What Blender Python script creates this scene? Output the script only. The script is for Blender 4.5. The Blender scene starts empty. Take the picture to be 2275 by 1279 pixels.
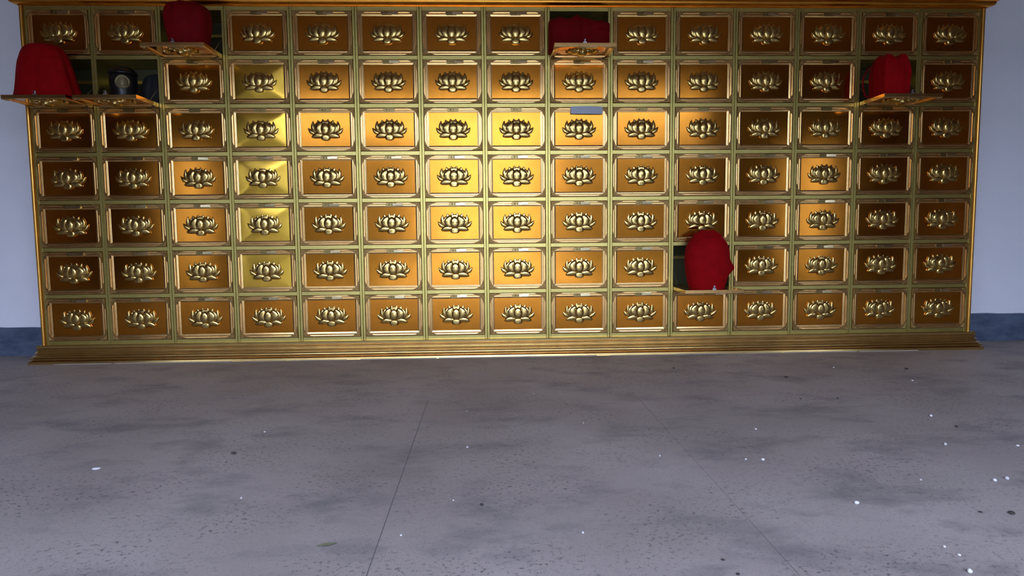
import bpy, bmesh, math, random
from mathutils import Matrix, Vector

random.seed(7)
SC = bpy.context.scene
COL = SC.collection

# ------------------------------------------------------------------ camera
F_PX = 1465.08                      # focal length in pixels of the 2275 px wide frame
H = 0.34                            # height of one row of niches
W = 1.3558 * H                      # width of one column of niches
Z7 = 0.147                          # height of the lowest rail above the floor
rv = Vector((0.0843, -0.0108, 0.0375))
ROT = Matrix.Rotation(rv.length, 3, rv.normalized())        # world -> (right, forward, up)
CAM = Vector(((9.5071 - 7.5 * 1.3558) * H, -14.4252 * H, Z7 + (7 - 4.7106) * H))
cam_data = bpy.data.cameras.new('camera')
cam_data.sensor_fit = 'HORIZONTAL'
cam_data.sensor_width = 36.0
cam_data.lens = 36.0 * F_PX / 2275.0
cam_data.clip_start = 0.05
cam_data.clip_end = 200
cam = bpy.data.objects.new('camera', cam_data)
COL.objects.link(cam)
right, fwd, up = Vector(ROT[0]), Vector(ROT[1]), Vector(ROT[2])
m3 = Matrix((right, up, -fwd)).transposed()
cam.matrix_world = Matrix.Translation(CAM) @ m3.to_4x4()
SC.camera = cam


def on_plane(px, py, axis, value):
    d = right * ((px - 1137.5) / F_PX) + fwd - up * ((py - 639.5) / F_PX)
    t = (value - CAM[axis]) / d[axis]
    return CAM + d * t


# ------------------------------------------------------------------ sky, exposure
world = bpy.data.worlds.new('overcast_sky')
SC.world = world
world.use_nodes = True
bg = world.node_tree.nodes['Background']
bg.inputs['Color'].default_value = (0.77, 0.9, 1.3, 1)
bg.inputs['Strength'].default_value = 1.0
SC.view_settings.view_transform = 'Standard'
SC.view_settings.look = 'None'
SC.view_settings.gamma = 1.0
SC.view_settings.use_curve_mapping = False
SC.view_settings.exposure = 3.2

ROOM_X = 6.6
WALL_Y = 0.315
FRONT_Y = -6.0
CEIL_Z = 3.5
OPEN_Z = 3.1
YARD_H = 4.2
YARD_Y = -16.0                      # added yard walls, unseen, darkened to shape the gold reflections
# the hall front: one wide doorway and two narrow side doorways (x0, x1, height)
DOORWAYS = [(-5.3, -4.75, 2.3), (CAM.x - 3.5, CAM.x + 3.5, OPEN_Z), (4.9, 5.5, 2.3)]
for x0, x1, zt in DOORWAYS:
    portal_data = bpy.data.lights.new('doorway_portal', 'AREA')
    portal_data.shape = 'RECTANGLE'
    portal_data.size = x1 - x0
    portal_data.size_y = zt
    portal_data.cycles.is_portal = True
    portal = bpy.data.objects.new('doorway_portal', portal_data)
    COL.objects.link(portal)
    portal.location = ((x0 + x1) / 2, FRONT_Y - 0.21, zt / 2)
    portal.rotation_euler = (math.radians(90), 0, math.radians(180))

# ------------------------------------------------------------------ materials


def mat(name, base, rough=0.5, metal=0.0, **kw):
    m = bpy.data.materials.new(name)
    m.use_nodes = True
    b = m.node_tree.nodes['Principled BSDF']
    b.inputs['Base Color'].default_value = (*base, 1)
    b.inputs['Roughness'].default_value = rough
    b.inputs['Metallic'].default_value = metal
    for k, v in kw.items():
        b.inputs[k].default_value = v
    return m


def nodes(m):
    return m.node_tree.nodes, m.node_tree.links, m.node_tree.nodes['Principled BSDF']


def tex_coord(m, scale=(1, 1, 1), kind='Object'):
    n, l, b = nodes(m)
    tc = n.new('ShaderNodeTexCoord')
    mp = n.new('ShaderNodeMapping')
    mp.inputs['Scale'].default_value = scale
    l.new(tc.outputs[kind], mp.inputs['Vector'])
    return mp.outputs['Vector']


def noise(m, vec, scale, detail=4, rough=0.6):
    n, l, b = nodes(m)
    t = n.new('ShaderNodeTexNoise')
    t.inputs['Scale'].default_value = scale
    t.inputs['Detail'].default_value = detail
    t.inputs['Roughness'].default_value = rough
    l.new(vec, t.inputs['Vector'])
    return t.outputs['Fac']


def ramp(m, fac, p0, c0, p1, c1):
    n, l, b = nodes(m)
    r = n.new('ShaderNodeValToRGB')
    r.color_ramp.elements[0].position = p0
    r.color_ramp.elements[0].color = (*c0, 1) if len(c0) == 3 else c0
    r.color_ramp.elements[1].position = p1
    r.color_ramp.elements[1].color = (*c1, 1) if len(c1) == 3 else c1
    l.new(fac, r.inputs['Fac'])
    return r.outputs['Color']


def mix(m, fac, a, b_, mode='MIX'):
    n, l, b = nodes(m)
    x = n.new('ShaderNodeMix')
    x.data_type = 'RGBA'
    x.blend_type = mode
    for sock, v in ((x.inputs[0], fac), (x.inputs[6], a), (x.inputs[7], b_)):
        if hasattr(v, 'links'):
            l.new(v, sock)
        else:
            sock.default_value = v if isinstance(v, float) else (*v, 1)
    return x.outputs[2]


def bump(m, fac, strength, dist):
    n, l, b = nodes(m)
    x = n.new('ShaderNodeBump')
    x.inputs['Strength'].default_value = strength
    x.inputs['Distance'].default_value = dist
    l.new(fac, x.inputs['Height'])
    l.new(x.outputs['Normal'], b.inputs['Normal'])


def metal(name, base, rough, streak=0.0, wave=0.0):
    m = mat(name, base, rough, 1.0)
    n, l, b = nodes(m)
    v = tex_coord(m)
    f = noise(m, v, 9, 3)
    col = ramp(m, f, 0.3, tuple(c * 0.86 for c in base), 0.75, tuple(min(1, c * 1.06) for c in base))
    l.new(col, b.inputs['Base Color'])
    if streak:
        v2 = tex_coord(m, (260, 260, 3))
        s = noise(m, v2, 1.0, 2)
        r = ramp(m, s, 0.3, (rough - streak,) * 3, 0.7, (rough + streak,) * 3)
        l.new(r, b.inputs['Roughness'])
    if wave:
        g = noise(m, v, 5.0, 1)
        bump(m, g, wave, 0.02)
    return m


M = {}
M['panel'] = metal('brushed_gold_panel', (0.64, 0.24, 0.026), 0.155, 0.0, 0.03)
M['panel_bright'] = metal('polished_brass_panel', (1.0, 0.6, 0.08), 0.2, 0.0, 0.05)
M['frame'] = metal('gold_frame', (0.92, 0.57, 0.21), 0.2)
M['lotus'] = metal('antique_gold_relief', (0.66, 0.46, 0.15), 0.21)
M['corner'] = metal('shaded_gold_filigree', (0.27, 0.165, 0.058), 0.45)  # plate darkened to stand for relief that reflects away from the light
M['filigree'] = metal('gold_filigree_beads', (0.6, 0.4, 0.14), 0.25)
M['brass'] = metal('greenish_brass_sheet', (0.62, 0.51, 0.155), 0.36)
M['inside'] = mat('olive_shaded_inside', (0.1, 0.095, 0.045), 0.6, 0.2)  # olive brass darkened to stand for the shade inside the niches
M['edge'] = metal('amber_edge_trim', (0.95, 0.5, 0.1), 0.28)
M['plinth'] = metal('gold_plinth', (0.8, 0.55, 0.2), 0.22)
M['cornice'] = metal('amber_gold_cornice', (0.85, 0.36, 0.045), 0.22)
M['door_edge'] = metal('door_back_sheet', (0.75, 0.45, 0.16), 0.45)
M['lock'] = metal('tarnished_brass_lock', (0.32, 0.23, 0.085), 0.3)
M['tag'] = metal('pale_polished_tag', (0.82, 0.68, 0.38), 0.16)
M['steel'] = metal('bare_steel', (0.6, 0.6, 0.62), 0.3)
M['sealant'] = mat('pale_sealant', (0.36, 0.31, 0.23), 0.8)


def make_wall():
    m = mat('white_plaster', (0.8, 0.8, 0.8), 0.85)
    n, l, b = nodes(m)
    v = tex_coord(m)
    f = noise(m, v, 1.4, 5)
    l.new(ramp(m, f, 0.3, (0.77, 0.78, 0.825), 0.7, (0.83, 0.84, 0.88)), b.inputs['Base Color'])
    bump(m, noise(m, v, 40, 4), 0.08, 0.01)
    return m


M['wall'] = make_wall()
M['wall_dark'] = mat('brown_entrance_plaster', (0.2, 0.14, 0.115), 0.9)
M['ceiling'] = mat('brown_ceiling_boards', (0.2, 0.13, 0.1), 0.85)


def make_skirt():
    m = mat('blue_skirting_paint', (0.06, 0.08, 0.17), 0.55)
    n, l, b = nodes(m)
    v = tex_coord(m, (1, 1, 2.5))
    f = noise(m, v, 5, 6, 0.65)
    c = ramp(m, f, 0.35, (0.042, 0.06, 0.105), 0.72, (0.115, 0.15, 0.21))
    l.new(c, b.inputs['Base Color'])
    return m


M['skirt'] = make_skirt()


def make_concrete():
    m = mat('worn_concrete', (0.3, 0.29, 0.29), 0.62)
    n, l, b = nodes(m)
    v = tex_coord(m)
    big = noise(m, v, 0.9, 5, 0.6)
    c = ramp(m, big, 0.32, (0.27, 0.228, 0.205), 0.7, (0.39, 0.342, 0.31))
    # blotches and trowel marks
    vs = tex_coord(m, (1.0, 1.7, 1))
    s = noise(m, vs, 2.3, 8, 0.66)
    c = mix(m, ramp(m, s, 0.5, (0, 0, 0), 0.66, (0.8, 0.8, 0.8)), c, (0.165, 0.15, 0.148))
    # pits and specks, thicker in patches
    p = noise(m, tex_coord(m, (1.0, 1.15, 1)), 55, 5, 0.68)
    patch = noise(m, v, 2.6, 4, 0.6)
    pf = ramp(m, p, 0.55, (0, 0, 0), 0.625, (0.92, 0.92, 0.92))
    pf = mix(m, 1.0, pf, ramp(m, patch, 0.4, (0.12, 0.12, 0.12), 0.62, (1, 1, 1)), 'MULTIPLY')
    c = mix(m, pf, c, (0.085, 0.078, 0.076))
    d = noise(m, v, 150, 2, 0.5)
    c = mix(m, ramp(m, d, 0.6, (0, 0, 0), 0.7, (0.6, 0.6, 0.6)), c, (0.12, 0.108, 0.105))
    # pale grains
    g = noise(m, v, 130, 2, 0.5)
    c = mix(m, ramp(m, g, 0.66, (0, 0, 0), 0.74, (0.5, 0.5, 0.5)), c, (0.45, 0.44, 0.44))
    l.new(c, b.inputs['Base Color'])
    n2 = n.new('ShaderNodeMath')
    n2.operation = 'SUBTRACT'
    l.new(s, n2.inputs[0])
    l.new(pf, n2.inputs[1])
    bump(m, n2.outputs[0], 0.2, 0.003)
    return m


M['concrete'] = make_concrete()
M['joint'] = mat('dirty_joint', (0.15, 0.137, 0.132), 0.9)


def make_red(name, base, rough=0.85):
    m = mat(name, base, rough)
    n, l, b = nodes(m)
    b.inputs['Sheen Weight'].default_value = 0.06
    b.inputs['Sheen Tint'].default_value = (1, 0.05, 0.05, 1)
    b.inputs['Specular IOR Level'].default_value = 0.08
    v = tex_coord(m)
    f = noise(m, v, 14, 4)
    l.new(ramp(m, f, 0.3, tuple(c * 0.8 for c in base), 0.75, tuple(c * 1.1 for c in base)), b.inputs['Base Color'])
    bump(m, noise(m, tex_coord(m, (1, 1, 0.35)), 26, 3), 0.25, 0.008)
    return m


M['red'] = make_red('red_velvet', (0.29, 0.002, 0.004))
M['red_dark'] = make_red('crimson_velvet', (0.17, 0.002, 0.004), 0.7)
M['black'] = mat('black_glaze', (0.008, 0.008, 0.01), 0.3)
M['black_cloth'] = mat('black_cloth', (0.012, 0.012, 0.014), 0.8)
M['emblem'] = mat('dull_gold_emblem', (0.2, 0.16, 0.075), 0.45, 0.6)
M['paper'] = mat('grey_silver_tape', (0.42, 0.45, 0.5), 0.5, 0.2)
M['pebble'] = mat('white_pebble', (0.62, 0.61, 0.59), 0.8)
M['grit'] = mat('dark_grit', (0.05, 0.04, 0.035), 0.8)
M['leaf'] = mat('dry_olive_leaf', (0.11, 0.11, 0.06), 0.8)
M['yard'] = mat('dark_yard_ground', (0.05, 0.055, 0.035), 0.95)  # unseen yard ground, kept dark so the side doors mirror little light
M['far_wall'] = mat('pale_far_reflector', (0.8, 0.8, 0.77), 0.9)  # added wall filling the gap, sets the brightness of the central reflection
M['path'] = mat('pale_strip_reflector', (0.4, 0.4, 0.38), 0.8)  # added pale ground, brightens what the lower middle doors mirror
M['yard_wall_a'] = mat('reflected_wall_near', (0.075, 0.073, 0.066), 0.9)  # added wall by the gap, lightest step of the mirrored falloff
M['yard_wall_b'] = mat('reflected_wall_mid', (0.052, 0.05, 0.042), 0.9)  # added wall, middle step of the mirrored falloff
M['yard_wall_c'] = mat('reflected_wall_outer', (0.025, 0.025, 0.02), 0.9)  # added wall, darkest step of the mirrored falloff
M['yard_reflector'] = mat('pale_reflector_paint', (0.6, 0.6, 0.58), 0.7)  # added pale panels that make bright reflections in the side columns
M['wood'] = mat('dark_timber_frame', (0.12, 0.07, 0.04), 0.5)


# ------------------------------------------------------------------ mesh helpers


def mesh(name, verts, faces, smooth=False):
    me = bpy.data.meshes.new(name)
    me.from_pydata([tuple(v) for v in verts], [], faces)
    bm = bmesh.new()
    bm.from_mesh(me)
    bmesh.ops.recalc_face_normals(bm, faces=bm.faces)
    bm.to_mesh(me)
    bm.free()
    if smooth:
        for p in me.polygons:
            p.use_smooth = True
    return me


class MB:
    """collects vertices and faces of one part"""

    def __init__(self):
        self.v, self.f = [], []

    def add(self, verts, faces):
        o = len(self.v)
        self.v += [tuple(x) for x in verts]
        self.f += [tuple(i + o for i in f) for f in faces]
        return self

    def box(self, x0, x1, y0, y1, z0, z1):
        vs = [(x, y, z) for x in (x0, x1) for y in (y0, y1) for z in (z0, z1)]
        return self.add(vs, [(0, 1, 3, 2), (4, 6, 7, 5), (0, 4, 5, 1), (2, 3, 7, 6), (0, 2, 6, 4), (1, 5, 7, 3)])

    def bevbox(self, x0, x1, y0, y1, z0, z1, b):
        """box whose front (-y) edges are chamfered"""
        vs = [(x0, y1, z0), (x1, y1, z0), (x1, y1, z1), (x0, y1, z1),
              (x0, y0 + b, z0), (x1, y0 + b, z0), (x1, y0 + b, z1), (x0, y0 + b, z1),
              (x0 + b, y0, z0 + b), (x1 - b, y0, z0 + b), (x1 - b, y0, z1 - b), (x0 + b, y0, z1 - b)]
        fs = [(0, 1, 2, 3), (8, 9, 10, 11)]
        for i in range(4):
            j = (i + 1) % 4
            fs += [(i, j, 4 + j, 4 + i), (4 + i, 4 + j, 8 + j, 8 + i)]
        return self.add(vs, fs)

    def ball(self, c, r, seg=8, rings=4, sq=1.0, axis='y'):
        """half ball standing on a plane that faces -y"""
        vs, fs = [], []
        for i in range(rings):
            a = math.pi / 2 * i / rings
            for k in range(seg):
                t = 2 * math.pi * k / seg
                vs.append((c[0] + r * math.cos(a) * math.cos(t), c[1] - r * sq * math.sin(a), c[2] + r * math.cos(a) * math.sin(t)))
        vs.append((c[0], c[1] - r * sq, c[2]))
        for i in range(rings - 1):
            for k in range(seg):
                k2 = (k + 1) % seg
                fs.append((i * seg + k, i * seg + k2, (i + 1) * seg + k2, (i + 1) * seg + k))
        for k in range(seg):
            fs.append(((rings - 1) * seg + k, (rings - 1) * seg + (k + 1) % seg, rings * seg))
        return self.add(vs, fs)

    def tube(self, pts, r, seg=8):
        pts = [Vector(p) for p in pts]
        vs, fs = [], []
        for i, p in enumerate(pts):
            t = (pts[min(i + 1, len(pts) - 1)] - pts[max(i - 1, 0)]).normalized()
            a = t.cross(Vector((0.3, 0.2, 0.93))).normalized()
            b = t.cross(a)
            for k in range(seg):
                an = 2 * math.pi * k / seg
                vs.append(p + (a * math.cos(an) + b * math.sin(an)) * r)
        for i in range(len(pts) - 1):
            for k in range(seg):
                k2 = (k + 1) % seg
                fs.append((i * seg + k, i * seg + k2, (i + 1) * seg + k2, (i + 1) * seg + k))
        fs.append(tuple(range(seg)))
        fs.append(tuple(range((len(pts) - 1) * seg, len(pts) * seg)))
        return self.add(vs, fs)

    def mesh(self, name, smooth=False):
        return mesh(name, self.v, self.f, smooth)


def obj(name, me, m, parent=None, loc=(0, 0, 0), rot=(0, 0, 0)):
    o = bpy.data.objects.new(name, me)
    COL.objects.link(o)
    if me is not None and m is not None and not me.materials:
        me.materials.append(M[m])
    o.location = loc
    o.rotation_euler = rot
    if parent:
        o.parent = parent
    return o


def tag(o, label=None, cat=None, group=None, kind=None):
    for k, v in (('label', label), ('category', cat), ('group', group), ('kind', kind)):
        if v:
            o[k] = v
    return o


def struct(name, me, m, label=None, loc=(0, 0, 0)):
    o = obj(name, me, m, loc=loc)
    o['kind'] = 'structure'
    if label:
        o['label'] = label
    return o


# ------------------------------------------------------------------ the room
FX = [-ROOM_X, -0.563, 0.603, ROOM_X]
floor = struct('floor', MB().box(-ROOM_X, ROOM_X, FRONT_Y, WALL_Y, -0.12, -0.0015).mesh('floor'), 'joint',
               'bare worn concrete floor with thin joints')
for i in range(3):
    g = [0, 0.0018, 0.0008, 0]
    for y0, y1 in ((FRONT_Y, -2.2222), (-2.2218, -1.3)):
        obj('slab', MB().box(FX[i] + g[i], FX[i + 1] - g[i + 1], y0, y1, -0.0015, 0).mesh('slab'), 'concrete', floor)
obj('slab', MB().box(-ROOM_X, ROOM_X, -1.3, WALL_Y, -0.0015, 0).mesh('slab'), 'concrete', floor)

struct('wall_back', MB().box(-ROOM_X - 0.2, ROOM_X + 0.2, WALL_Y, WALL_Y + 0.2, -0.12, CEIL_Z).mesh('wall_back'), 'wall',
       'plain white plaster wall behind the gold cabinet')
struct('wall_left', MB().box(-ROOM_X - 0.2, -ROOM_X, FRONT_Y, WALL_Y, -0.12, CEIL_Z).mesh('wall_left'), 'wall_dark', 'brown side wall of the hall')
struct('wall_right', MB().box(ROOM_X, ROOM_X + 0.2, FRONT_Y, WALL_Y, -0.12, CEIL_Z).mesh('wall_right'), 'wall_dark', 'brown side wall of the hall')
struct('ceiling', MB().box(-ROOM_X - 0.2, ROOM_X + 0.2, FRONT_Y - 0.2, WALL_Y + 0.2, CEIL_Z, CEIL_Z + 0.15).mesh('ceiling'), 'ceiling', 'brown boarded ceiling')
ya, yb = FRONT_Y - 0.2, FRONT_Y
fw = MB()
xs = [-ROOM_X - 0.2] + [x for d in DOORWAYS for x in d[:2]] + [ROOM_X + 0.2]
for k in range(0, len(xs), 2):
    fw.box(xs[k], xs[k + 1], ya, yb, -0.12, CEIL_Z)
for x0, x1, zt in DOORWAYS:
    fw.box(x0, x1, ya, yb, zt, CEIL_Z).box(x0, x1, ya, yb, -0.12, -0.006)
struct('wall_front', fw.mesh('wall_front'), 'wall_dark', 'brown entrance wall with three doorways')
struct('ground_outside', MB().box(-40, 40, -60, FRONT_Y - 0.2, -0.2, -0.02).mesh('ground_outside'), 'yard', 'unseen yard ground kept dark for the gold reflections')
struct('bright_strip_outside', MB().box(CAM.x - 2.1, CAM.x + 2.1, -60, FRONT_Y - 0.2, -0.02, -0.006).mesh('bright_strip_outside'), 'path', 'added pale ground strip that brightens the gold reflections')
GAP = 1.95
for k, (spans, mt, lb) in enumerate([
        ([(-5.2, CAM.x - GAP), (CAM.x + GAP, 5.0)], 'yard_wall_a', 'added grey yard wall beside the gap, toned for reflections'),
        ([(-9.1, -5.2), (5.0, 9.75)], 'yard_wall_b', 'added darker grey yard wall, toned for reflections'),
        ([(-30, -10.0), (10.75, 30)], 'yard_wall_c', 'added darkest yard wall, toned for reflections')]):
    yw = MB()
    for x0, x1 in spans:
        yw.box(x0, x1, YARD_Y - 0.3, YARD_Y, -0.1, YARD_H)
    struct('wall_yard_added', yw.mesh('wall_yard_added'), mt, lb)
struct('wall_far_added', MB().box(-12, 12, -31, -30, -0.2, 8).mesh('wall_far_added'), 'far_wall', 'added pale wall behind the gap, there for the gold reflections')
yg = MB()
yg.box(-10.0, -9.1, YARD_Y - 0.25, YARD_Y - 0.05, -0.1, YARD_H - 0.6).box(9.75, 10.75, YARD_Y - 0.25, YARD_Y - 0.05, -0.1, YARD_H - 0.6)
struct('reflector_1', yg.mesh('yard_reflector'), 'yard_reflector', 'added pale panels between the yard walls, there for the gold reflections')

# blue painted skirting, its upper edge brushed on by hand
CAB_X0, CAB_X1 = -7.5 * W - 0.03, 7.5 * W + 0.03


def skirting():
    mb = MB()
    n = 140
    vs, fs = [], []
    for i in range(n + 1):
        x = -ROOM_X + 2 * ROOM_X * i / n
        z = 0.226 + 0.003 * math.sin(x * 7.1) + 0.002 * math.sin(x * 23 + 1)
        vs += [(x, WALL_Y, 0), (x, WALL_Y - 0.008, 0), (x, WALL_Y - 0.008, z - 0.004), (x, WALL_Y, z)]
    for i in range(n):
        for k in range(3):
            fs.append((i * 4 + k, i * 4 + k + 1, i * 4 + 5 + k, i * 4 + 4 + k))
    return mb.add(vs, fs).mesh('skirting')


struct('baseboard_back', skirting(), 'skirt', 'scuffed dark blue painted skirting along the white wall')

# ------------------------------------------------------------------ the cabinet
cab = tag(obj('niche_cabinet', None, None), 'long gold cabinet of small lotus fronted niches standing against the white wall', 'cabinet')
DEPTH = 0.3
ST = 0.036           # width of the double upright between two columns
RL = 0.028           # height of a rail
DW, DH = W - ST - 0.004, H - RL - 0.004


def zrow(j):
    return Z7 + (7 - j) * H


def xcol(i):
    return (i - 7.5) * W


TOPZ = zrow(0) + RL / 2
BOTZ = zrow(7) - RL / 2
me = MB().bevbox(0, ST / 2 - 0.0012, -0.004, DEPTH, BOTZ, TOPZ, 0.0018).mesh('upright')
for i in range(16):
    for s in (-1, 1):
        if (i == 0 and s < 0) or (i == 15 and s > 0):
            continue
        obj('upright', me, 'brass', cab, (xcol(i) + (0.0012 if s > 0 else -ST / 2), 0, 0))
me = MB().bevbox(-(W - ST) / 2, (W - ST) / 2, 0, DEPTH, -RL / 2, RL / 2, 0.0012).mesh('shelf')
for i in range(15):
    for j in range(8):
        obj('shelf', me, 'brass', cab, (xcol(i + 0.5), 0, zrow(j)))
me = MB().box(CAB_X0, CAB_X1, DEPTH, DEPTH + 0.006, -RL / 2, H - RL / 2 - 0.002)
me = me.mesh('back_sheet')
me2 = MB().box(-(W - ST) / 2, (W - ST) / 2, DEPTH - 0.025, DEPTH, 0.0, 0.022).mesh('back_ledge')
for r, c in ((1, 3), (1, 9), (2, 1), (2, 2), (2, 14), (6, 11)):
    obj('back_ledge', me2, 'brass', cab, (xcol(c - 0.5), 0, zrow(r) + 0.215))
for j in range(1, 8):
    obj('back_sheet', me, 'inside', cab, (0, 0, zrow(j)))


def side_panel():
    mb = MB()
    pts = [(0, DEPTH), (0, 0.004)]
    for k in range(9):
        a = math.pi * k / 8
        pts.append((0.0145 - 0.0125 * math.cos(a) - 0.002, -0.004 - 0.012 * math.sin(a)))
    pts += [(0.028, 0.004), (0.028, DEPTH)]
    n = len(pts)
    vs = [(x, y, BOTZ) for x, y in pts] + [(x, y, TOPZ) for x, y in pts]
    fs = [(k, (k + 1) % n, n + (k + 1) % n, n + k) for k in range(n)] + [tuple(range(n)), tuple(range(n, 2 * n))]
    return mb.add(vs, fs).mesh('side_panel')


spm = side_panel()
obj('side_panel', spm, 'edge', cab, (xcol(0) - 0.0285, 0, 0))
obj('side_panel', spm, 'edge', cab, (xcol(15) + 0.0005, 0, 0))


def moulding(name, prof, m):
    """profile (projection, height) carried round the two ends and the front"""
    vs, fs = [], []
    n = len(prof)
    xa, xb = CAB_X0 - 0.0, CAB_X1 + 0.0
    for p, z in prof:
        vs += [(xa - p, DEPTH + 0.01, z), (xa - p, -p, z), (xb + p, -p, z), (xb + p, DEPTH + 0.01, z)]
    for k in range(n - 1):
        for q in range(3):
            fs.append((k * 4 + q, k * 4 + q + 1, k * 4 + 5 + q, k * 4 + 4 + q))
    fs.append((0, 1, 2, 3))
    fs.append(tuple((n - 1) * 4 + q for q in range(4)))
    return obj(name, mesh(name, vs, fs), m, cab)


def nose(p, z0, z1, r, n=5):
    """rounded bead between two heights"""
    zm, hh = (z0 + z1) / 2, (z1 - z0) / 2
    return [(p + r * math.cos(math.pi * k / n - math.pi / 2), zm + hh * -math.sin(math.pi * k / n - math.pi / 2)) for k in range(n + 1)]


pl = [(0.0, BOTZ), (0.024, BOTZ), (0.027, BOTZ - 0.004), (0.027, 0.113), (0.020, 0.110)]
pl += nose(0.020, 0.109, 0.096, 0.011) + [(0.020, 0.0945)] + nose(0.022, 0.0935, 0.089, 0.006) + [(0.022, 0.0865)]
pl += nose(0.024, 0.085, 0.073, 0.014) + [(0.024, 0.0715)] + nose(0.028, 0.0705, 0.064, 0.008) + [(0.028, 0.0615)]
pl += nose(0.034, 0.060, 0.047, 0.016) + [(0.036, 0.0455)]
pl += nose(0.042, 0.044, 0.027, 0.020, 7) + [(0.045, 0.0255), (0.062, 0.0225), (0.066, 0.018), (0.069, 0.0)]
moulding('plinth', pl, 'plinth')
co = [(0.0, TOPZ), (0.006, TOPZ + 0.001), (0.006, TOPZ + 0.006)]
co += [(0.012 + 0.034 * math.sin(math.pi / 2 * k / 8), TOPZ + 0.006 + 0.024 * (1 - math.cos(math.pi / 2 * k / 8))) for k in range(9)]
co += [(0.046, TOPZ + 0.036), (0.05, TOPZ + 0.038)]
co += [(0.05 + 0.02 * math.sin(math.pi * k / 8) + 0.01 * k / 8, TOPZ + 0.038 + 0.03 * k / 8) for k in range(9)]
co += [(0.06, TOPZ + 0.075), (0.09, TOPZ + 0.1), (0.11, TOPZ + 0.15), (0.11, TOPZ + 0.19), (0.0, TOPZ + 0.19)]
moulding('cornice', co, 'cornice')


def sealant():
    mb = MB()
    rnd = random.Random(3)
    x = CAB_X0 + 0.12
    while x < CAB_X1 - 0.5:
        ln = rnd.uniform(0.25, 0.9)
        mb.box(x, min(x + ln, CAB_X1 - 0.45), -0.0745, -0.069, 0, rnd.uniform(0.003, 0.006))
        x += ln + rnd.choice((0.0, 0.02, 0.1))
    return mb.mesh('sealant_strip')


obj('sealant_strip', sealant(), 'sealant', cab)

# ---- one niche door: slab with a beaded frame; hinge line at its lower back edge
T = 0.021            # slab thickness
YB = 0.017           # back of a shut door behind the shelf fronts


def door_mesh():
    mb = MB()
    hw = DW / 2
    prof = [(0.0, 0.0), (0.0, T + 0.001)]
    for k in range(7):
        a = math.pi * k / 6
        prof.append((0.0075 - 0.0065 * math.cos(a), T + 0.003 + 0.0017 * math.sin(a)))
    prof += [(0.0142, T - 0.0015), (0.0168, T - 0.0015)]
    for k in range(7):
        a = math.pi * k / 6
        prof.append((0.023 - 0.006 * math.cos(a), T + 0.0005 + 0.0017 * math.sin(a)))
    prof += [(0.030, T - 0.003), (0.0345, T - 0.0042), (0.0355, T - 0.009), (0.036, T - 0.009)]
    vs, fs = [], []
    for d, h in prof:
        vs += [(-hw + d, -h, d), (hw - d, -h, d), (hw - d, -h, DH - d), (-hw + d, -h, DH - d)]
    for k in range(len(prof) - 1):
        for q in range(4):
            q2 = (q + 1) % 4
            fs.append((k * 4 + q, k * 4 + q2, (k + 1) * 4 + q2, (k + 1) * 4 + q))
    n = len(prof) - 1
    fs.append((0, 1, 2, 3))
    fs.append(tuple(n * 4 + q for q in range(4)))
    return mb.add(vs, fs).mesh('door')


PW, PH = DW - 0.072, DH - 0.072


def panel_mesh(dish=0.0, seed=0):
    nx, nz = 24, 16
    rnd = random.Random(seed)
    ph = [rnd.uniform(0, 6.28) for _ in range(4)]
    vs, fs = [], []
    for i in range(nx + 1):
        for k in range(nz + 1):
            u, v = 2 * i / nx - 1, 2 * k / nz - 1
            if dish:
                e = max(abs(u), abs(v) * 0.98)
                b = (1 - e ** 2.0) * dish + dish * 0.06 * math.sin(5 * u + ph[0]) * math.cos(3 * v + ph[1])
            else:
                b = 0.0002 * math.sin(2.2 * u + ph[0]) + 0.00012 * math.sin(2.6 * v + ph[1])
            vs.append((u * PW / 2, -b, v * PH / 2))
    for i in range(nx):
        for k in range(nz):
            a = i * (nz + 1) + k
            fs.append((a, a + 1, a + nz + 2, a + nz + 1))
    me = bpy.data.meshes.new('panel')
    me.from_pydata(vs, [], fs)
    for p in me.polygons:
        p.use_smooth = True
    if me.polygons[0].normal.y > 0:
        me.flip_normals()
    return me


def petal(mb, base, tip, hw, bulge, layer, bend=0.0, blunt=0.6, skew=0.9, n=12, m=8):
    """one raised petal lying on the panel, drawn in lotus pixels of the relief"""
    s = 0.000552
    b = Vector(((base[0] - 487) * s, (985 - base[1]) * s))
    t = Vector(((tip[0] - 487) * s, (985 - tip[1]) * s))
    ax = t - b
    side = Vector((-ax.y, ax.x)).normalized()
    vs, fs = [], []
    for i in range(n + 1):
        u = i / n
        q = u ** skew
        sh = max(0.02, math.sin(math.pi * min(0.995, max(0.012, q)))) ** blunt
        c = b + ax * u + side * bend * math.sin(math.pi * u) * ax.length
        for k in range(m + 1):
            v = 2 * k / m - 1
            p = c + side * v * hw * s * sh
            z = layer + bulge * math.sqrt(max(0, 1 - v * v)) * (0.3 + 0.7 * sh)
            if k in (0, m):
                z = layer * 0.7
            vs.append((p.x, -z, p.y))
    for i in range(n):
        for k in range(m):
            a = i * (m + 1) + k
            fs.append((a, a + 1, a + m + 2, a + m + 1))
    # rim down to the panel
    rim = [i * (m + 1) for i in range(n + 1)] + [n * (m + 1) + k for k in range(1, m + 1)]
    rim += [i * (m + 1) + m for i in range(n - 1, -1, -1)] + [k for k in range(m - 1, 0, -1)]
    o = len(vs)
    for r_ in rim:
        vs.append((vs[r_][0], 0, vs[r_][2]))
    for q in range(len(rim)):
        q2 = (q + 1) % len(rim)
        fs.append((rim[q], rim[q2], o + q2, o + q))
    mb.add(vs, fs)


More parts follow.
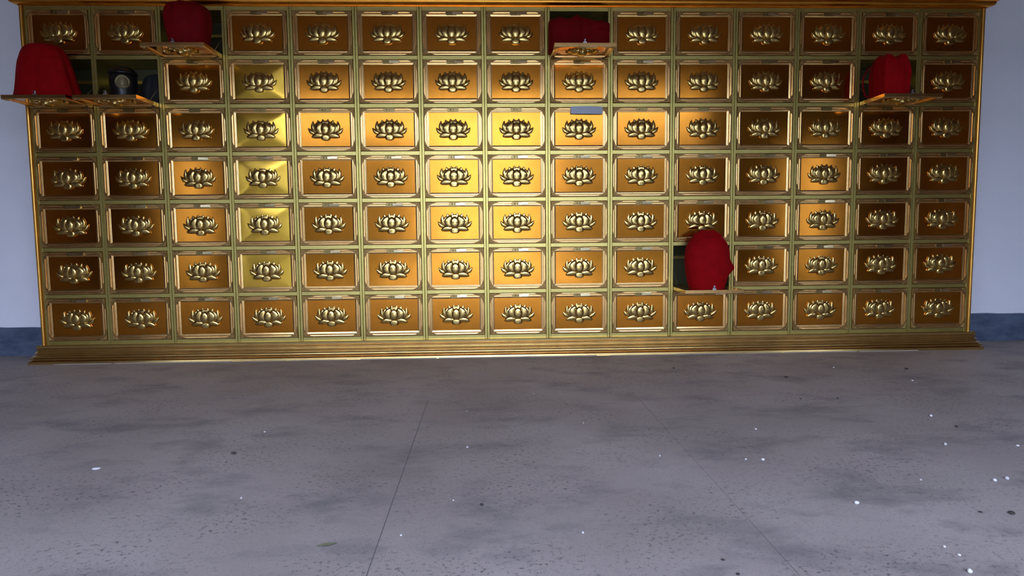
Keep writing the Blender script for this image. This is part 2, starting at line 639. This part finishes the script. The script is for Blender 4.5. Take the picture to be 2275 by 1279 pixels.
def lotus_mesh():
    mb = MB()

    def pair(base, tip, *a, **k):
        petal(mb, base, tip, *a, **k)
        k2 = dict(k)
        k2['bend'] = -k.get('bend', 0)
        petal(mb, (974 - base[0], base[1]), (974 - tip[0], tip[1]), *a, **k2)

    # crown tips behind the cup
    pair((470, 985), (452, 846), 44, 0.005, 0.004, blunt=0.9, skew=0.8)
    pair((430, 985), (384, 858), 40, 0.005, 0.005, blunt=0.9, skew=0.8)
    petal(mb, (487, 1010), (487, 868), 105, 0.004, 0.006, blunt=0.4)
    # tall side petals and the low outermost pair
    pair((374, 1030), (327, 872), 30, 0.008, 0.006, bend=0.16, blunt=0.75)
    pair((356, 1042), (260, 962), 27, 0.008, 0.006, bend=0.1, blunt=0.75)
    # the cup: outer, inner and middle petals
    pair((380, 1034), (376, 890), 38, 0.009, 0.006, bend=0.16)
    pair((424, 1046), (430, 884), 62, 0.013, 0.010, bend=0.17, blunt=0.45)
    petal(mb, (487, 1050), (487, 898), 66, 0.013, 0.022, blunt=0.5, skew=0.95)
    # spreading petals below
    pair((472, 1062), (302, 1078), 44, 0.013, 0.006, bend=-0.1, blunt=0.55)
    petal(mb, (487, 1050), (487, 1123), 64, 0.005, 0.018, blunt=0.22)
    return mb.mesh('lotus', True)


def corner_mesh(sx, sz):
    mb = MB()
    out = [(0.001, 0.001), (0.088, 0.001), (0.066, 0.0075), (0.048, 0.0125), (0.036, 0.019), (0.027, 0.027), (0.019, 0.036), (0.0125, 0.048), (0.0075, 0.062), (0.001, 0.08)]
    n = len(out)
    y0, y1 = -T + 0.002, -T - 0.0068
    vs = [(sx * x, y0, sz * z) for x, z in out] + [(sx * x, y1, sz * z) for x, z in out]
    fs = [(k, (k + 1) % n, n + (k + 1) % n, n + k) for k in range(n)]
    fs += [(n, n + k, n + k + 1) for k in range(1, n - 1)]
    mb.add(vs, fs)
    for x, z, r in ((0.0215, 0.0205, 0.0034), (0.033, 0.0135, 0.003), (0.0135, 0.033, 0.003), (0.0075, 0.0075, 0.0062), (0.0195, 0.0062, 0.005), (0.031, 0.0055, 0.0042), (0.043, 0.0045, 0.0034), (0.055, 0.0035, 0.0026),
                    (0.0062, 0.0195, 0.005), (0.0055, 0.03, 0.0042), (0.0045, 0.041, 0.0034), (0.0035, 0.051, 0.0026), (0.0155, 0.0145, 0.0042), (0.024, 0.0125, 0.003), (0.0125, 0.0225, 0.003)):
        mb.ball((sx * x, y1, sz * z), r, 8, 3, 0.75)
    me = mb.mesh('corner_ornament')
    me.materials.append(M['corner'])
    me.materials.append(M['filigree'])
    for p in me.polygons:
        p.material_index = 0 if p.index < n + n - 2 else 1
    return me


def lock_mesh():
    mb = MB()

    def caps(hw, r, y0, y1):
        pts = []
        for k in range(9):
            a = -math.pi / 2 + math.pi * k / 8
            pts.append((hw - r + r * math.cos(a), r * math.sin(a)))
        for k in range(9):
            a = math.pi / 2 + math.pi * k / 8
            pts.append((-hw + r + r * math.cos(a), r * math.sin(a)))
        n = len(pts)
        vs = [(x, y0, z) for x, z in pts] + [(x, y1, z) for x, z in pts]
        mb.add(vs, [(k, (k + 1) % n, n + (k + 1) % n, n + k) for k in range(n)] + [tuple(range(n, 2 * n))])

    caps(0.043, 0.0125, 0.006, -0.0015)
    caps(0.034, 0.008, -0.0015, -0.0035)
    mb.ball((-0.016, -0.0035, 0), 0.0055, 8, 3, 0.7)
    mb.ball((0.004, -0.0035, 0), 0.0045, 8, 3, 0.7)
    return mb.mesh('lock_plate')


ME = {
    'door': door_mesh(),
    'panel': [panel_mesh(0, s) for s in range(6)],
    'dish': [panel_mesh(0.0065, s) for s in range(3)],
    'mild': panel_mesh(0.004, 9),
    'lotus': lotus_mesh(),
    'corner': {(sx, sz): corner_mesh(sx, sz) for sx in (-1, 1) for sz in (-1, 1)},
    'lock': lock_mesh(),
    'tag': MB().bevbox(0, 0.074, -0.0025, 0.004, -0.0098, 0.0098, 0.0012).mesh('number_tag'),
    'cam': MB().box(-0.012, 0.012, 0, 0.012, -0.008, 0.008).tube([(0, 0.01, 0), (0, 0.03, 0.0)], 0.005).box(-0.004, 0.004, 0.022, 0.026, -0.008, 0.022).mesh('lock_cam'),
}
OPEN = {(1, 3), (1, 9), (2, 1), (2, 2), (2, 14), (6, 11)}
rnd = random.Random(21)
FAR = []              # corner ornaments past the first three hundred are one joined part
for r in range(1, 8):
    for c in range(1, 16):
        is_open = (r, c) in OPEN
        x = xcol(c - 0.5)
        zb = zrow(r) + RL / 2 + 0.002
        d = obj('door', ME['door'], 'frame', cab)
        if is_open:
            d.location = (x, -0.006, zb + 0.001)
            d.rotation_euler = (math.radians(90), 0, 0)
            d['label'] = 'niche door swung down flat like a tray'
        else:
            d.location = (x, YB, zb)
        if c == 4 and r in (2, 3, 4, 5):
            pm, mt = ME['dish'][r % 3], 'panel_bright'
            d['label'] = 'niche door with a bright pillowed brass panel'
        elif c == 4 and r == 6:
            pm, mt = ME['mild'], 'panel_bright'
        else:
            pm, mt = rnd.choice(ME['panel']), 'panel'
        yaw, pitch = max(-0.006, min(0.006, rnd.gauss(0, 0.0035))), max(-0.006, min(0.006, rnd.gauss(0, 0.003)))
        if c in (3, 13):
            yaw *= 0.3
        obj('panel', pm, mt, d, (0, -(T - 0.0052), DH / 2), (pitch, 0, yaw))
        obj('lotus', ME['lotus'], 'lotus', d, (0, -(T - 0.007), DH / 2 - 0.001))
        for sx in (-1, 1):
            for sz in (-1, 1):
                cl = Vector((-sx * (DW / 2 - 0.0005), 0, 0.0005 if sz > 0 else DH - 0.0005))
                if c >= 12 and not is_open:
                    FAR.append((ME['corner'][(sx, sz)], Vector(d.location) + cl))
                else:
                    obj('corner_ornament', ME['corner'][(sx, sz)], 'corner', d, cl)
        obj('lock_plate', ME['lock'], 'lock', d, (0.0, -(T + 0.005), DH - 0.0165))
        if r != 3:
            obj('number_tag', ME['tag'], 'tag', d, (0.008, -(T + 0.0085), DH - 0.0165), (rnd.gauss(0, 0.02), rnd.gauss(0, 0.012), rnd.gauss(0, 0.01)))
        if is_open:
            obj('lock_cam', ME['cam'], 'steel', d, (0, 0, DH - 0.02))
            for s in (-1, 1):
                # wire stays from the niche sides to the tray
                obj('stay_wire', MB().tube([(s * (DW / 2 - 0.006), 0.11, -0.02), (s * (DW / 2 - 0.01), 0.05, 0.05), (s * (DW / 2 - 0.014), 0.001, 0.1)], 0.0016, 6).mesh('stay_wire'), 'steel', d)

far = MB()
fidx = []
for cm, off in FAR:
    far.add([v.co + off for v in cm.vertices], [tuple(p.vertices) for p in cm.polygons])
    fidx += [p.material_index for p in cm.polygons]
fm = far.mesh('corner_ornament')
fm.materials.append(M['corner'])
fm.materials.append(M['filigree'])
fm.polygons.foreach_set('material_index', fidx)
tag(obj('corner_ornament', fm, None, cab), kind='stuff')

# ------------------------------------------------------------------ wrapped urns on the open doors


def tray_z(r):
    return zrow(r) + RL / 2 + 0.003


def shell(name, prof, sx, sy, m, loc, rot=0.0, power=2.0, fold=None, seg=96, sub=None):
    """closed soft body: (radius, height) profile swept round a superellipse, with cloth folds"""
    # refine the profile with a smooth curve
    pts = []
    P = [prof[0]] + list(prof) + [prof[-1]]
    for i in range(1, len(P) - 2):
        for k in range(5):
            t = k / 5
            q = []
            for d in (0, 1):
                a, b, c, e = P[i - 1][d], P[i][d], P[i + 1][d], P[i + 2][d]
                q.append(0.5 * ((2 * b) + (-a + c) * t + (2 * a - 5 * b + 4 * c - e) * t * t + (-a + 3 * b - 3 * c + e) * t ** 3))
            pts.append((max(q[0], 0.0005), max(q[1], 0)))
    pts.append(prof[-1])
    zt = max(p[1] for p in pts)
    vs, fs = [], []
    for r_, z in pts:
        for k in range(seg):
            a = 2 * math.pi * k / seg
            ca, sa = math.cos(a), math.sin(a)
            q = (abs(ca) ** power + abs(sa) ** power) ** (-1 / power)
            x, y, zz = r_ * sx * ca * q, r_ * sy * sa * q, z
            if fold:
                x, y, zz = fold(a, z / zt, x, y, zz)
            vs.append((x, y, max(zz, 0)))
    n = len(pts)
    for i in range(n - 1):
        for k in range(seg):
            k2 = (k + 1) % seg
            fs.append((i * seg + k, i * seg + k2, (i + 1) * seg + k2, (i + 1) * seg + k))
    fs.append(tuple(range(seg)))
    fs.append(tuple(range((n - 1) * seg, n * seg)))
    return obj(name, mesh(name, vs, fs, True), m, None, loc, (0, 0, rot))


def folds(amp, n, ph=0.0, top=0.0, drift=2.0, vary=0.5):
    def f(a, h, x, y, z):
        w = amp * (1 - h) + top * h
        g = 1 + w * (math.sin(n * a + ph + drift * h) + vary * math.sin((n * 1.7 // 1) * a + 2 * ph - h * 3))
        return x * g, y * g, z
    return f


# rounded crimson bag, top row
p = on_plane(413, 92, 1, -0.2)
bag = shell('cloth_bag', [(0.0, 0), (0.128, 0), (0.14, 0.012), (0.157, 0.08), (0.17, 0.16), (0.172, 0.215), (0.155, 0.262), (0.115, 0.29), (0.07, 0.302), (0.03, 0.308), (0, 0.309)],
            0.86, 0.84, 'red_dark', (p.x, -0.152, tray_z(1)), 0.3, 2.3, folds(0.012, 7, 0.4, 0.05))
tag(bag, 'rounded dark crimson cloth bag on an open top row door, reaching up to the cornice', 'bag', 'red cloth wrapped urns')

# bell shaped red drape, second row


def drape_fold(a, h, x, y, z):
    w = 0.055 * (1 - h) ** 0.8 + 0.012
    g = 1 + w * (math.sin(9 * a + 0.6) + 0.6 * math.sin(14 * a + 2.2)) * 0.55
    x *= g
    y *= g
    x += 0.01 * (1 - h) - 0.022 * h              # the cloth leans over to one side
    z += 0.012 * math.sin(3 * a + 1) * (h > 0.7) * (1 - h) * 3
    return x, y, z


p = on_plane(106, 205, 1, -0.16)
bag = shell('cloth_bag', [(0.0, 0), (0.21, 0), (0.222, 0.006), (0.208, 0.06), (0.194, 0.13), (0.181, 0.2), (0.163, 0.27), (0.138, 0.325), (0.108, 0.355), (0.055, 0.369), (0, 0.372)],
            0.93, 0.66, 'red', (p.x, -0.15, tray_z(2)), 0.0, 2.5, drape_fold)
tag(bag, 'bell shaped red cloth hanging in folds over an urn on the endmost open door', 'bag', 'red cloth wrapped urns')

# red bag with a gathered top


def gather_fold(a, h, x, y, z):
    g = 1 + 0.03 * math.sin(8 * a + 1 + h) + 0.02 * math.sin(13 * a)
    x *= g
    y *= g
    if h > 0.75:
        k = (h - 0.75) / 0.25
        z += 0.03 * k * (abs(math.cos(a)) ** 0.7 - 0.55) + 0.008 * k * math.sin(5 * a)
    ex = max(0.0, math.cos(a)) ** 8 * math.exp(-((h - 0.6) / 0.12) ** 2)
    x += 0.028 * ex                               # a flap of slack cloth
    return x, y, z


p = on_plane(1976, 208, 1, -0.16)
bag = shell('cloth_bag', [(0.0, 0), (0.13, 0), (0.138, 0.008), (0.143, 0.07), (0.147, 0.14), (0.143, 0.19), (0.13, 0.235), (0.112, 0.266), (0.085, 0.278), (0.04, 0.268), (0, 0.26)],
            0.76, 0.82, 'red', (p.x - 0.006, -0.165, tray_z(2)), 0.0, 3.2, gather_fold)
tag(bag, 'boxy red cloth bag with a gathered top and a side strap, on an open door', 'bag', 'red cloth wrapped urns')
obj('strap', MB().tube([(-0.09, 0.03, 0.235), (-0.135, 0.04, 0.21), (-0.165, 0.045, 0.16), (-0.168, 0.05, 0.1), (-0.15, 0.05, 0.03), (-0.12, 0.05, 0.008)], 0.007, 8).mesh('strap', True), 'red_dark', bag)

# tall red urn bag, sixth row


def urn_fold(a, h, x, y, z):
    g = 1 + 0.008 * math.sin(11 * a) * (1 - h) + 0.07 * max(0, h - 0.8) * math.sin(9 * a + 1) * 5 * 0.35
    x *= g
    y *= g
    ex = max(0.0, math.cos(a + 0.25)) ** 10 * math.exp(-((h - 0.36) / 0.09) ** 2)
    x += 0.04 * ex
    if h > 0.9:
        z += 0.012 * math.sin(2 * a + 2)
    return x, y, z


p = on_plane(1571, 634, 1, -0.16)
bag = shell('cloth_bag', [(0.0, 0), (0.118, 0), (0.127, 0.01), (0.142, 0.06), (0.155, 0.13), (0.161, 0.22), (0.156, 0.28), (0.142, 0.322), (0.118, 0.36), (0.09, 0.386), (0.064, 0.4), (0.04, 0.413), (0, 0.411)],
            1.0, 0.82, 'red', (p.x, -0.15, tray_z(6)), 0.0, 2.1, urn_fold)
tag(bag, 'tall egg shaped red cloth bag tied at the top, on the lowest open door', 'bag', 'red cloth wrapped urns')

# wrapped bundle with a tied seam, top row


def bundle():
    vs, fs = [], []
    nx, ns = 60, 40
    for i in range(nx + 1):
        u = 2 * i / nx - 1
        e = (1 - abs(u) ** 9) ** (1 / 5) if abs(u) < 1 else 0.02
        e = max(e, 0.02)
        pinch = 1 - 0.1 * math.exp(-((u + 0.02) / 0.045) ** 2) + 0.018 * math.sin(9 * u)
        for k in range(ns):
            a = 2 * math.pi * k / ns
            ca, sa = math.cos(a), math.sin(a)
            q = (abs(ca) ** 5 + abs(sa) ** 5) ** (-1 / 5)
            y = 0.135 * ca * q * e * pinch
            z = 0.108 * sa * q * (0.9 + 0.1 * e) * pinch
            z += 0.004 * math.sin(14 * u + 2 * a)
            if sa > 0.3:
                z += 0.028 * math.exp(-((u + 0.05) / 0.13) ** 2) - 0.014 * u - 0.012 * abs(u)
            else:
                z = max(z, -0.105)
            if sa < -0.6:
                z = -0.105
            y += 0.006 * math.sin(11 * u + 3 * a)
            vs.append((u * 0.215, y, z + 0.105))
    for i in range(nx):
        for k in range(ns):
            k2 = (k + 1) % ns
            fs.append((i * ns + k, i * ns + k2, (i + 1) * ns + k2, (i + 1) * ns + k))
    fs.append(tuple(range(ns)))
    fs.append(tuple(range(nx * ns, (nx + 1) * ns)))
    return mesh('bundle', vs, fs, True)


p = on_plane(1288, 95, 1, -0.15)
bun = obj('cloth_bundle', bundle(), 'red_dark', None, (p.x, -0.075, tray_z(1)))
tag(bun, 'wide dark red cloth bundle with a pinched middle seam in a top row niche', 'bundle', 'red cloth wrapped urns')

# black urn and black bundle inside the niche of the second column
p = on_plane(266, 188, 1, -0.05)
urn = tag(obj('urn', None, None, None, (p.x, 0.0, tray_z(2)), (0, 0, math.radians(24))), 'glossy black lidded urn with a round dull gold emblem, inside the open niche', 'urn')


def lathe(prof, seg=48):
    vs, fs = [], []
    for r_, z in prof:
        vs += [(r_ * math.cos(2 * math.pi * k / seg), r_ * math.sin(2 * math.pi * k / seg), z) for k in range(seg)]
    n = len(prof)
    for i in range(n - 1):
        for k in range(seg):
            k2 = (k + 1) % seg
            fs.append((i * seg + k, i * seg + k2, (i + 1) * seg + k2, (i + 1) * seg + k))
    fs += [tuple(range(seg)), tuple(range((n - 1) * seg, n * seg))]
    return mesh('lathe', vs, fs, True)


obj('body', lathe([(0.062, 0), (0.07, 0.004), (0.08, 0.04), (0.088, 0.1), (0.09, 0.15), (0.088, 0.185), (0.084, 0.196), (0.05, 0.198)]), 'black', urn)
obj('lid', lathe([(0.05, 0.196), (0.094, 0.198), (0.096, 0.204), (0.094, 0.211), (0.086, 0.222), (0.07, 0.24), (0.045, 0.252), (0.02, 0.257), (0.001, 0.258)]), 'black', urn)


def emblem():
    mb = MB()
    vs, fs = [], []
    seg = 32
    rings = [(0.0, 0.004), (0.03, 0.004), (0.034, 0.002), (0.04, 0.002), (0.042, 0.006), (0.047, 0.006), (0.049, 0.0)]
    for r_, h in rings:
        for k in range(seg):
            a = 2 * math.pi * k / seg
            x = max(r_, 0.0004) * math.cos(a)
            vs.append((x, -math.sqrt(0.0905 ** 2 - x * x) - h, max(r_, 0.0004) * math.sin(a)))
    for i in range(len(rings) - 1):
        for k in range(seg):
            k2 = (k + 1) % seg
            fs.append((i * seg + k, i * seg + k2, (i + 1) * seg + k2, (i + 1) * seg + k))
    mb.add(vs, fs)
    for k in range(7):                             # little petals along the lower half
        a = math.pi * (1.12 + 0.76 * k / 6)
        mb.ball((0.026 * math.cos(a), -0.092, 0.026 * math.sin(a)), 0.0075, 8, 3, 0.6)
    return mb.mesh('emblem', True)


obj('emblem', emblem(), 'emblem', urn, (0, 0, 0.135))


def heap_fold(a, h, x, y, z):
    g = 1 + 0.05 * math.sin(5 * a + 1 + 2 * h) + 0.03 * math.sin(11 * a)
    return x * g + 0.02 * h, y * g, z


p = on_plane(334, 190, 1, 0.16)
hp = shell('cloth_bundle', [(0.0, 0), (0.095, 0), (0.105, 0.01), (0.108, 0.08), (0.105, 0.15), (0.092, 0.205), (0.065, 0.232), (0.03, 0.244), (0, 0.247)], 0.92, 0.95, 'black_cloth',
           (p.x + 0.029, 0.186, tray_z(2)), 0.2, 2.3, heap_fold)
tag(hp, 'dull black cloth bundle slumped beside the glossy black urn', 'bundle')

# strip of grey tape stuck over the lock of one door in the third row


def strip():
    vs, fs = [], []
    n = 14
    for i in range(n + 1):
        u = i / n
        x = -0.117 + 0.234 * u
        y = -0.0035 * math.sin(math.pi * u) - 0.001
        zt = 0.027 + 0.003 * math.sin(math.pi * u)
        zb = -0.024 - 0.002 * u
        vs += [(x, y, zb), (x, y, zt), (x, y - 0.0012, zt), (x, y - 0.0012, zb)]
    for i in range(n):
        for k in range(4):
            k2 = (k + 1) % 4
            fs.append((i * 4 + k, i * 4 + k2, i * 4 + 4 + k2, i * 4 + 4 + k))
    fs += [(0, 1, 2, 3), (n * 4, n * 4 + 1, n * 4 + 2, n * 4 + 3)]
    return mesh('tape', vs, fs)


p = on_plane(1303.5, 245, 1, -0.02)
tp = obj('tape_strip', strip(), 'paper', None, (p.x, YB - T - 0.0098, p.z), (0.0, 0.005, 0))
tag(tp, 'short grey tape strip stuck across the top of a niche door', 'tape')

# ------------------------------------------------------------------ litter on the floor


def stone(seed, flat=0.7, n=10, m=7):
    rr = random.Random(seed)
    dirs = [(Vector((rr.gauss(0, 1), rr.gauss(0, 1), rr.gauss(0, 1))).normalized(), rr.uniform(0.1, 0.35)) for _ in range(7)]
    vs, fs = [], []
    for i in range(m + 1):
        t = math.pi * i / m
        for k in range(n):
            a = 2 * math.pi * k / n
            d = Vector((math.sin(t) * math.cos(a), math.sin(t) * math.sin(a), math.cos(t)))
            r_ = 1.0
            for q, h_ in dirs:
                r_ -= h_ * max(0, d.dot(q) - 0.55)
            v = d * r_
            vs.append((v.x, v.y * 0.8, max(v.z, -0.75) * flat))
    zmin = min(v[2] for v in vs)
    vs = [(x, y, z - zmin) for x, y, z in vs]
    for i in range(m):
        for k in range(n):
            k2 = (k + 1) % n
            fs.append((i * n + k, i * n + k2, (i + 1) * n + k2, (i + 1) * n + k))
    return mesh('stone', vs, fs)


SM = [stone(s) for s in range(5)]
DM = [stone(s + 20, 0.4) for s in range(3)]
WHITE = [(2068, 925, 8), (2100, 988, 9), (1695, 1022, 9), (1657, 1021, 7), (1679, 954, 6), (2210, 1069, 10), (2237, 1064, 10), (1903, 1119, 12), (2155, 1271, 14),
         (2131, 1234, 7), (2046, 1067, 6), (2098, 1215, 7), (2027, 846, 5), (1466, 1013, 6), (2261, 991, 6), (891, 1190, 7), (1295, 1184, 8), (1038, 994, 6),
         (1296, 940, 5), (1007, 1112, 5), (1037, 914, 4), (536, 1107, 7), (588, 960, 5), (1186, 875, 4), (1852, 817, 4)]
for k, (px, py, w_) in enumerate(WHITE):
    p = on_plane(px, py, 2, 0)
    dist = (p - CAM).length
    r_ = w_ * 0.42 / F_PX * dist
    o = obj('pebble', SM[k % 5], 'pebble', None, (p.x, p.y, 0), (0, 0, k * 1.3))
    o.scale = (r_, r_, r_)
    tag(o, 'tiny white pebble lying loose on the concrete floor', 'pebble', 'white pebbles on the floor')
for k, (px, py, w_) in enumerate([(2014, 820, 8), (1747, 838, 8), (2125, 948, 8), (519, 1008, 12), (1070, 1122, 11), (2248, 1141, 14), (1497, 818, 6), (1779, 886, 5), (1861, 885, 5), (2178, 1138, 8), (1606, 1244, 9), (1640, 1276, 10)]):
    p = on_plane(px, py, 2, 0)
    r_ = w_ / 2 / F_PX * (p - CAM).length
    o = obj('grit_crumb', DM[k % 3], 'grit', None, (p.x, p.y, 0), (0, 0, k * 2.1))
    o.scale = (r_, r_, r_)
    tag(o, 'dark brown crumb of dirt on the concrete floor', 'crumb', 'dark crumbs on the floor')
p = on_plane(214, 1042, 2, 0)
ch = obj('plaster_chip', stone(77, 0.35), 'pebble', None, (p.x, p.y, 0), (0, 0, 0.2))
ch.scale = (0.017, 0.012, 0.012)
tag(ch, 'flat white plaster chip lying alone on the concrete floor', 'chip')


def leaf():
    vs, fs = [], []
    n = 8
    for i in range(n + 1):
        u = i / n
        w_ = 0.009 * math.sin(math.pi * min(0.98, max(0.02, u))) ** 0.8
        for k in range(3):
            v = k - 1
            z = 0.001 + 0.003 * abs(v) + 0.004 * u * u
            vs += [(-0.028 + 0.056 * u, v * w_, z), (-0.028 + 0.056 * u, v * w_, z + 0.0007)]
    for i in range(n):
        for k in range(2):
            a = i * 6 + k * 2
            fs += [(a, a + 2, a + 8, a + 6), (a + 1, a + 7, a + 9, a + 3)]
        fs += [(i * 6, i * 6 + 6, i * 6 + 7, i * 6 + 1), (i * 6 + 4, i * 6 + 5, i * 6 + 11, i * 6 + 10)]
    fs += [(0, 1, 3, 2), (2, 3, 5, 4), (n * 6, n * 6 + 2, n * 6 + 3, n * 6 + 1), (n * 6 + 2, n * 6 + 4, n * 6 + 5, n * 6 + 3)]
    return mesh('leaf', vs, fs)


p = on_plane(725, 1212, 2, 0)
lf = obj('dry_leaf', leaf(), 'leaf', None, (p.x, p.y, -0.0005), (0, 0, 0.15))
tag(lf, 'small dry olive leaf lying on the concrete floor', 'leaf')
